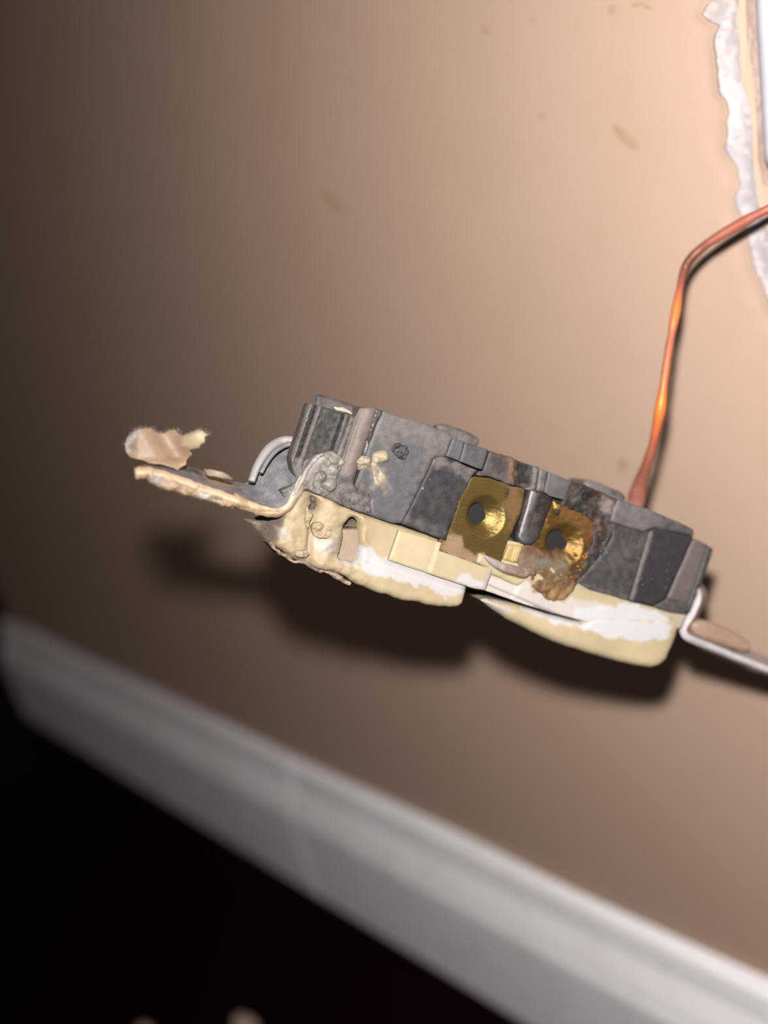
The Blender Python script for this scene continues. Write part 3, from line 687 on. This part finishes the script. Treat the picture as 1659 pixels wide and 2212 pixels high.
rl('front_cover', M_cream, CL, CR, w0=0, height=h_cr, back=-22, holes=[SLOT, NICK], step=3, rnd=1.3, jit=2.2, seed=50, dust=.1,
   patches=[([(540, 1130), (612, 1095), (625, 1090), (606, 1150), (598, 1185), (570, 1160)], (140, 126, 118), .3, 5, 5),  # shade in the hollow left end, put into the colour
            ([(635, 1070), (690, 1066), (680, 1110), (668, 1125), (640, 1085)], (186, 172, 142), .2, 8, 8, .8),
            ([(684, 1068), (735, 1092), (700, 1105), (686, 1100)], (226, 192, 152), .2, 5, 8, .8),
            ([(600, 1135), (612, 1132), (632, 1165), (600, 1160)], (244, 232, 222), .1, 5, 8, .6),
            ([(668, 1160), (720, 1160), (730, 1190), (700, 1196), (672, 1182)], (242, 232, 222), .1, 5, 12, .8),
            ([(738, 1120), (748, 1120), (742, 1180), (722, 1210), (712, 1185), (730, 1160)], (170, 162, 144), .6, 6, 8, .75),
            ([(776, 1110), (806, 1118), (800, 1170), (788, 1215), (776, 1190)], (220, 190, 150), .3, 5, 10, .7),
            ([(668, 1128), (680, 1130), (668, 1200), (660, 1196)], (214, 184, 148), .2, 3, 4, .7),
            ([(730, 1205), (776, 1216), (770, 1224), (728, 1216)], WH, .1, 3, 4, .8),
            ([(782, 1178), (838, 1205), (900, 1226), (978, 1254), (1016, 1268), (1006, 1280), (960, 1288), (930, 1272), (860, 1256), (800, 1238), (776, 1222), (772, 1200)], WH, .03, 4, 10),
            ([(586, 1165), (640, 1196), (720, 1226), (770, 1250), (765, 1268), (700, 1240), (630, 1212), (580, 1180)], (214, 182, 152), .2, 4, 8, .7)])
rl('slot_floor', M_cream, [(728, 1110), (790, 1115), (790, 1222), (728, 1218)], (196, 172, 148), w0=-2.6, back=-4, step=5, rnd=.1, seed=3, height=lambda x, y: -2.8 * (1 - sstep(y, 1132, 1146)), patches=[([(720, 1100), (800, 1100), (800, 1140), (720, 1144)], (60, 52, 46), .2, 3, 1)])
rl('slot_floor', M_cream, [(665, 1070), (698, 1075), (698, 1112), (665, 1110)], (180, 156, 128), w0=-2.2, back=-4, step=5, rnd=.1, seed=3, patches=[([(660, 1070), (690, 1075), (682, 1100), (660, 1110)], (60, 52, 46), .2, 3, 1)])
# curled paint skins on the cream end
for pol in ([(672, 1140), (688, 1130), (712, 1134), (718, 1152), (704, 1164), (682, 1160)], [(664, 1096), (676, 1110), (672, 1126), (664, 1140), (660, 1120)], [(632, 1192), (660, 1186), (668, 1198), (650, 1206)]):
    rl('paint_skin', M_paint, curvy(pol), (226, 200, 158), w0=.1, back=-1.2, height=lambda x, y: .15 + .7 * fbm(x, y, 10, 15, 4), rnd=.3, step=2.5, jit=4, seed=51)
rl('torn_paint_edge', M_paint, curvy([(584, 1172), (606, 1190), (640, 1208), (700, 1232), (740, 1243), (760, 1258), (752, 1262), (720, 1246), (680, 1234), (630, 1212), (600, 1196), (582, 1180)], 3), (196, 166, 140), w0=-1.0, back=-6,
   height=lambda x, y: .8 * fbm(x, y, 9, 15, 4), rnd=.3, step=3, jit=6, seed=53, patches=[([(645, 1208), (690, 1226), (690, 1240), (650, 1222)], (90, 74, 62), .2, 4, 6, .8)])
# locking tab lapping over the joint
rl('cover_tab', M_cream, [(861, 1145), (905, 1158), (951, 1172), (947, 1189), (970, 1197), (1058, 1228), (1061, 1233), (1045, 1274), (1020, 1270), (978, 1256), (905, 1232), (838, 1210)], (226, 208, 168), w0=.1, back=-3, step=3.5, rnd=.25, jit=.5, seed=55, dust=.03,
   height=lambda x, y: .35 + .35 * sstep(rib_s(x, y) - rib_s(925, 1236), -2, 2) + .0 * x, patches=[([(985, 1246), (1010, 1240), (1030, 1252), (1050, 1258), (1044, 1276), (980, 1258)], WH, .03, 3, 6), ([(1046, 1224), (1064, 1230), (1048, 1278), (1036, 1272)], (214, 200, 186), .05, 2, 1, .8)])
# right half of the cream
def h_r(x, y):
    seam = y - (1262 + (x - 1040) * .42)
    b = -.3 + 0 * x - .9 * np.exp(-(seam / 4.0) ** 2) * (1 - sstep(x, 1180, 1280))
    b = b + .35 * sstep(rib_s(x, y), rib_s(1112, 1290) - 2, rib_s(1112, 1290) + 2) * (1 - sstep(x, 1140, 1200))
    return b + .12 * fbm(x, y, 40, 4)
CRR = [(1058, 1180), (1100, 1168), (1130, 1175), (1150, 1185), (1200, 1230), (1246, 1257), (1272, 1272), (1311, 1283), (1360, 1297), (1407, 1311), (1449, 1324), (1485, 1330), (1474, 1356), (1420, 1372), (1340, 1360), (1270, 1344), (1199, 1326), (1119, 1301), (1076, 1285),
       (1040, 1272), (1046, 1240)]
rl('front_cover', M_cream, CRR, (228, 210, 170), w0=-.2, back=-22, height=h_r, step=4, rnd=.12, jit=.8, seed=57, dust=.03,
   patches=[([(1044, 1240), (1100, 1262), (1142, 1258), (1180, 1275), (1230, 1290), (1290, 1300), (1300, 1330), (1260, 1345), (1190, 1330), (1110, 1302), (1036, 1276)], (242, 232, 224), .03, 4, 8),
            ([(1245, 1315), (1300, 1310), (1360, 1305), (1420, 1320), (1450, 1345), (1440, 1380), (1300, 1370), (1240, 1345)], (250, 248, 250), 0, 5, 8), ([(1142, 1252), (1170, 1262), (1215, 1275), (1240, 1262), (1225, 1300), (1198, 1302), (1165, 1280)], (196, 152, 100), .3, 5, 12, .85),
            ([(1190, 1278), (1222, 1282), (1214, 1300), (1190, 1296)], (150, 92, 44), .4, 4, 8, .8), ([(1455, 1330), (1490, 1330), (1475, 1360), (1455, 1350)], (220, 208, 190), .2, 6, 5)])
def h_f2(x, y): return -.45 + .12 * sstep(x, 1050, 1180) + .05 * fbm(x, y, 40, 4)
F2 = [(1047, 1300), (1060, 1297), (1085, 1300), (1119, 1308), (1199, 1333), (1262, 1346), (1280, 1330), (1330, 1322), (1420, 1328), (1478, 1330), (1476, 1352), (1466, 1385), (1458, 1405), (1446, 1430), (1432, 1442), (1415, 1446), (1390, 1443), (1357, 1436), (1318, 1426), (1278, 1414), (1238, 1402), (1199, 1388),
      (1164, 1372), (1131, 1355), (1104, 1341), (1079, 1324), (1060, 1310)]
rl('outlet_face', M_cream, F2, (234, 214, 172), w0=-.1, back=-20, height=h_f2, step=4, rnd=1.6, jit=.8, seed=59, dust=.03,
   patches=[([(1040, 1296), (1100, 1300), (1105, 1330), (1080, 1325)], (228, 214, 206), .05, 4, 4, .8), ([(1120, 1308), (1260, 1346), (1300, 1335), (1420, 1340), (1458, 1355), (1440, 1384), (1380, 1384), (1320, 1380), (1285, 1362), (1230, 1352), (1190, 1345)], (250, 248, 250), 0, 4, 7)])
# bits around the burnt terminal
rl('cream_post', M_cream, [(1101, 1176), (1130, 1180), (1120, 1216), (1088, 1208)], (214, 184, 116), w0=.15, back=-3, rnd=.25, step=3, seed=60, height=lambda x, y: .5 * band(rib_s(x, y), rib_s(1112, 1190), rib_s(1124, 1190), 3))
rl('sooty_ledge', M_char, curvy([(1128, 1182), (1150, 1180), (1180, 1200), (1190, 1225), (1170, 1240), (1146, 1236), (1120, 1222)], 3), (158, 142, 126), w0=-.1, back=-3, rnd=.06, step=3, jit=3, seed=61, height=lambda x, y: .25 * fbm(x, y, 14, 3, 4), dust=.4,
   patches=[([(1150, 1195), (1190, 1200), (1190, 1230), (1160, 1225)], (150, 152, 138), .2, 6, 8, .7), ([(1128, 1180), (1170, 1185), (1180, 1205), (1128, 1196)], (128, 84, 52), .4, 6, 10, .8)])
rl('contact_blade', M_steel, curvy([(1048, 1200), (1060, 1203), (1090, 1216), (1120, 1224), (1146, 1234), (1139, 1250), (1115, 1245), (1092, 1238), (1066, 1224), (1054, 1212)], 3), (150, 126, 110), w0=1.0, back=.1, rnd=.5, step=2.5, seed=62, dust=.5, rough=.15, label='tarnished metal contact blade',
   patches=[([(1048, 1198), (1088, 1214), (1090, 1232), (1060, 1220)], (176, 162, 154), .3, 4, 4), ([(1100, 1222), (1146, 1232), (1140, 1246), (1096, 1236)], (132, 104, 78), .7, 5, 5, .8)])
rl('blade_root', M_cream, [(1036, 1196), (1050, 1199), (1062, 1216), (1092, 1241), (1138, 1253), (1120, 1266), (1060, 1240), (1052, 1226), (1030, 1216)], (228, 210, 168), w0=.3, back=-3, rnd=.3, step=3.5, seed=63, dust=.03)
rl('melted_residue', M_char, curvy([(1140, 1236), (1165, 1225), (1200, 1240), (1240, 1245), (1246, 1262), (1232, 1284), (1214, 1298), (1196, 1300), (1174, 1288), (1152, 1270), (1138, 1256)], 3), (150, 122, 84), w0=-.1, back=-3, rnd=.25, step=2.6, jit=4, seed=64, dust=.35,
   height=lambda x, y: .7 * fbm(x, y, 12, 33, 4), patches=[([(1180, 1200), (1240, 1215), (1236, 1242), (1190, 1245)], (150, 150, 130), .2, 8, 8, .7), ([(1175, 1270), (1235, 1268), (1215, 1300), (1185, 1296)], (206, 158, 100), .4, 5, 8, .8)])

# mounting strap, left ear
nearL = [(290, 1011), (324, 1010), (391, 1030), (451, 1051), (505, 1069), (541, 1083), (580, 1096), (606, 1098), (622, 1084), (634, 1058), (652, 1024), (676, 996), (702, 984)]
farL = [(322, 999), (352, 1001), (405, 1006), (450, 1022), (492, 1038), (526, 1043), (545, 1036), (556, 1018), (572, 1000), (596, 984), (622, 972), (646, 964), (664, 960)]
ribbon('mounting_strap', M_steel, nearL, farL, 1.0, -9, 1.7, (148, 146, 150), parent=root, rough=.25, edge=(232, 198, 160), dust=.6, m=12, grey=632,
       label='grey mounting strap with paint on its edge, left ear',
       patches=[([(280, 990), (330, 996), (345, 1022), (300, 1020)], (225, 205, 180), .2, 5, 5), ([(405, 1000), (445, 1015), (440, 1030), (400, 1020)], (88, 82, 84), .4, 6, 6), ([(430, 1010), (500, 1030), (500, 1060), (450, 1046)], (214, 180, 144), .2, 5, 6)])
rl('paint_crust', M_paint, [(300, 1008), (322, 1011), (350, 1024), (392, 1036), (450, 1056), (500, 1072), (512, 1082), (508, 1097), (480, 1094), (463, 1088), (421, 1076), (373, 1063), (330, 1046), (314, 1030), (290, 1020)], (226, 190, 150), w0=1.6, back=-.5,
   height=lambda x, y: .7 * fbm(x, y, 18, 71, 4), rnd=.9, step=2.6, jit=3.5, seed=66, dust=.15,
   patches=[([(288, 1006), (326, 1010), (334, 1026), (300, 1024)], (240, 232, 224), .1, 3, 5), ([(325, 1022), (352, 1026), (350, 1044), (326, 1040)], (226, 222, 222), .1, 4, 6), ([(345, 1022), (400, 1034), (398, 1042), (345, 1032)], (150, 142, 140), .5, 4, 5, .8),
            ([(430, 1054), (452, 1058), (456, 1074), (440, 1080), (428, 1070)], (250, 244, 238), .0, 3, 4), ([(455, 1062), (482, 1068), (482, 1082), (460, 1078)], (92, 92, 96), .4, 4, 6), ([(470, 1060), (508, 1072), (508, 1080), (474, 1070)], (130, 130, 134), .5, 4, 5, .8)])
rl('paint_crust', M_paint, curvy([(508, 1066), (530, 1074), (545, 1086), (575, 1098), (604, 1102), (622, 1094), (610, 1107), (575, 1109), (545, 1103), (520, 1097), (510, 1085)], 3), (230, 196, 156), w0=1.8, back=-.5, height=lambda x, y: .4 * fbm(x, y, 22, 73), rnd=.9, step=3, jit=1.5, seed=67, dust=.05)
rl('curled_paint', M_paint, [(439, 1012), (452, 1014), (478, 1020), (505, 1032), (496, 1035), (470, 1031), (448, 1028)], (206, 182, 158), w0=-1.0, shell=.25, height=lambda x, y: 1.2 * np.sin((x - 439) / 22.), rnd=.1, step=2.5, jit=2, seed=68)
# peeled flake of wall paint standing on the ear
def h_fl(x, y):
    a = (x - 372) * .87 - (y - 960) * .45
    return 2.6 * np.exp(-((a) / 30) ** 2) * -1 + .035 * (x - 270) * .5 + .32 * fbm(x, y, 34, 81, 4) + 1.1 * sstep(y, 985, 1005) - 1.2 * sstep(-x, -300, -270)
flk = [(270, 962), (276, 945), (286, 934), (297, 926), (312, 924), (327, 924), (334, 932), (345, 936), (358, 936), (368, 930), (378, 928), (384, 936), (394, 940), (404, 934), (418, 929), (430, 927), (443, 938), (436, 944), (437, 954), (426, 960), (427, 965), (414, 969), (406, 973),
       (413, 980), (402, 992), (400, 1003), (390, 1008), (382, 1016), (368, 1009), (352, 1003), (336, 1000), (318, 998), (300, 992), (282, 988), (272, 977)]
rl('paint_flake', M_paint, flk, (216, 178, 146), w0=-1.5, shell=.3, height=h_fl, rnd=.15, step=2.6, jit=1.8, seed=70, dust=.05, label='peeled flake of beige wall paint with a fuzzy white torn edge',
   patches=[([(270, 968), (290, 972), (330, 985), (380, 995), (402, 1000), (384, 1018), (320, 1000), (276, 988)], (236, 200, 162), .1, 5, 5), ([(395, 940), (430, 932), (440, 945), (425, 962), (405, 965), (392, 958)], (244, 224, 178), .1, 5, 6),
            ([(266, 955), (290, 930), (296, 940), (280, 962), (276, 985), (266, 978)], (246, 238, 230), .2, 3, 6), ([(372, 928), (384, 934), (372, 958), (364, 952)], (226, 190, 150), .1, 3, 3)])
# torn paper fibres along the flake's rim
fv, ff = [], []
fb = [(270, 962), (286, 934), (297, 926), (327, 924), (345, 936), (378, 928), (394, 940), (430, 927), (443, 938)]
fp = crom(fb, 10)
for i, p in enumerate(fp):
    for q in range(3):
        a = random.uniform(-2.6, -.5); L = random.uniform(3, 9); x0 = p[0] + random.uniform(-4, 4); y0 = p[1] + random.uniform(-1, 2)
        hz = float(h_fl(np.array([x0]), np.array([y0]))[0]) - 1.5
        pts = [(x0 - .5, y0), (x0 + .5, y0), (x0 + math.cos(a) * L, y0 + math.sin(a) * L)]
        b = len(fv)
        for k, (xx, yy) in enumerate(pts):
            u, v = rec_uv(xx, yy, -1.5); fv.append((float(u), float(v), (hz + (.6 if k == 2 else 0)) * .001))
        u, v = rec_uv(x0, y0, -1.5); fv.append((float(u), float(v), (hz - .08) * .001))
        ff += [(b, b + 1, b + 2), (b, b + 2, b + 3), (b + 1, b + 3, b + 2)]
cc = np.zeros((len(fv), 4)); cc[:, :3] = lin((240, 232, 225))
o = mesh_obj('paper_fibre', fv, ff, M_paint, root, cc, False); o['kind'] = 'stuff'; o['label'] = 'fuzzy white torn paper fibres'
# wire-like loop and plate of the ear behind
lp = [(543, 1040, -4), (553, 1012, -5), (566, 988, -6), (582, 968, -7), (602, 955, -8), (622, 950, -8), (642, 955, -8), (652, 968, -8)]
def loc(px, py, w_): u, v = rec_uv(px, py, w_); return (float(u), float(v), w_ * .001)
tube('ear_loop', M_steel, [loc(*p) for p in lp], [.0007, .0008, .0009, .0010, .0010, .0009, .0008, .0006], [(190, 186, 182)] * 8, root, 6, 14, .8)
tube('ear_loop', M_steel, [loc(p[0] + 11, p[1] + 9, p[2] + 1) for p in lp[1:]], [.0004, .00045, .0005, .0005, .0005, .0005, .0004], [(150, 146, 146)] * 7, root, 6, 12, .8)
rl('ear_plate', M_steel, curvy([(546, 1042), (560, 1010), (584, 982), (606, 962), (630, 956), (648, 962), (652, 1000), (630, 1035), (590, 1055)], 3), (165, 156, 154), w0=-9.5, back=-10.8, rnd=.4, step=4, seed=72, dust=.5,
   patches=[([(600, 990), (626, 964), (640, 968), (620, 1000)], (100, 94, 96), .3, 6, 4, .8)])
# putty blobs on the strap bend
def blobs(L, base=.0):
    def f(x, y):
        h = base + 0 * x
        xx = x + 5 * fbm(x, y, 12, 61); yy = y + 5 * fbm(x, y, 12, 64); e = np.exp(6 * h)
        for cx, cy, r, k in L: e = e + np.exp(6 * k * .079 * np.sqrt(np.clip(r * r - (xx - cx) ** 2 - (yy - cy) ** 2, 0, None)))
        return np.log(e) / 6 - .25 + .12 * fbm(x, y, 10, 6)
    return f
rl('putty_lump', M_putty, curvy([(676, 1008), (688, 992), (700, 978), (716, 974), (732, 982), (745, 996), (742, 1006), (730, 1008), (732, 1022), (728, 1032), (728, 1050), (716, 1063), (700, 1058), (694, 1046), (706, 1034), (700, 1020), (676, 1014)], 3), (176, 172, 158), w0=.6, back=-1,
   height=blobs([(712, 1046, 17, .9), (722, 1016, 12, .9), (739, 1000, 9, .8), (720, 994, 11, 1.1), (708, 985, 10, 1), (728, 984, 8, 1), (696, 998, 11, .8), (686, 1006, 9, .7), (708, 1004, 10, .7)]), rnd=.3, step=2, jit=1, seed=74, dust=.03)
rl('putty_smear', M_putty, [(610, 1062), (630, 1050), (652, 1020), (676, 1006), (700, 1010), (706, 1030), (694, 1050), (720, 1064), (700, 1072), (682, 1064), (668, 1056), (650, 1066), (640, 1072), (616, 1074)], (156, 150, 144), w0=.7, back=-2.4, height=lambda x, y: .7 * fbm(x, y, 12, 6, 4), rnd=.4, step=2.6,
   jit=3, seed=75, dust=.5, patches=[([(640, 1060), (668, 1022), (676, 1030), (652, 1066)], (140, 116, 104), .5, 4, 4), ([(672, 1030), (700, 1028), (710, 1066), (690, 1062)], (172, 164, 152), .3, 5, 5)])
rl('strap_lip', M_paint, [(634, 1070), (640, 1056), (650, 1030), (664, 1006), (684, 984), (700, 978), (692, 990), (676, 1006), (660, 1030), (648, 1058), (640, 1076)], (196, 190, 186), w0=1.5, back=-.4, rnd=.35, step=2.2, jit=3, seed=76, dust=.7, rough=.4)
# right end of the strap
nearR = [(1512, 1270), (1516, 1292), (1503, 1328), (1488, 1352), (1484, 1364), (1494, 1373), (1526, 1386), (1574, 1406), (1620, 1424), (1662, 1440), (1740, 1468)]
farR = [(1518, 1262), (1526, 1286), (1514, 1322), (1500, 1345), (1497, 1352), (1506, 1358), (1540, 1372), (1588, 1392), (1634, 1410), (1676, 1426), (1752, 1454)]
ribbon('mounting_strap', M_cream, nearR, farR, -2.0, -16, 1.35, (240, 232, 236), parent=root, rough=.1, edge=(250, 244, 248), dust=.05, m=6, label='pale mounting strap ear, right end')
rl('paint_lump', M_paint, curvy([(1500, 1352), (1512, 1344), (1534, 1344), (1586, 1364), (1616, 1382), (1626, 1398), (1612, 1410), (1560, 1395), (1510, 1374)], 3), (226, 184, 158), w0=-3.5, back=-13, rnd=.9, step=4, seed=78, dust=.1, height=lambda x, y: .3 * fbm(x, y, 30, 5))

# pieces that sit on one part become its sub-parts
kids = list(root.children)
def of(n): return [k for k in kids if k.name.split('.')[0] == n]
plates, straps, flake = of('terminal_plate'), of('mounting_strap'), of('paint_flake')[0]
for k in of('paint_crust') + of('curled_paint') + of('strap_lip') + of('putty_lump') + of('putty_smear') + of('ear_loop') + of('ear_plate'): k.parent = straps[0]
nk = of('dark_nick'); nk[0].parent = plates[0]; nk[1].parent = plates[1]
for k in of('contact_nib') + of('solder_spatter') + of('melted_residue') + of('sooty_ledge'): k.parent = plates[1]
for k in of('paper_fibre'): k.parent = flake

# ------------------------------------------------------------------ copper wire
wp = [(1366, 1118, .226), (1374, 1082, .224), (1380, 1052, .221), (1392, 1018, .217), (1406, 975, .213), (1418, 925, .210), (1427, 878, .208), (1434, 830, .2075), (1441, 780, .2075), (1450, 725, .208), (1460, 672, .2085), (1468, 628, .209), (1476, 590, .210),
      (1490, 562, .2095), (1520, 533, .208), (1560, 506, .2055), (1605, 480, .203), (1660, 452, .200), (1720, 432, .199), (1790, 420, .203)]
pts = [tuple(cam_pt(*p)) for p in wp]
ex, ez = bx0 + .030, bz0 + .02
pts += [(ex, .010, ez), (ex + .004, .04, ez + .01)]
rad = [.0019, .0020, .00175, .00125, .00105, .00100, .00118, .00092, .00088, .00088, .00105, .00090, .00095, .00108, .00106, .00104, .00104, .00104, .00104, .00104, .00104, .00104]
sal = (205, 120, 92); drk = (110, 66, 54); org = (250, 140, 70)
cw = [(196, 132, 116), (198, 134, 116), (204, 134, 114), (180, 112, 94), (192, 114, 90), (225, 120, 76), (255, 150, 66), (235, 128, 76), (214, 126, 92), (214, 128, 94), (255, 148, 76), (200, 108, 84), (140, 84, 70), drk, (150, 92, 76), (196, 120, 100), (200, 120, 98), (196, 118, 98),  # bright orange stops paint the specular highlights; the dark bend is patina
      sal, sal, sal, sal]
wr = tube('copper_wire', M_copper, pts, rad, cw, None, 10, 18, .85, .12)
tag(wr, 'bent bare copper wire running from the box to the back of the receptacle', 'wire')
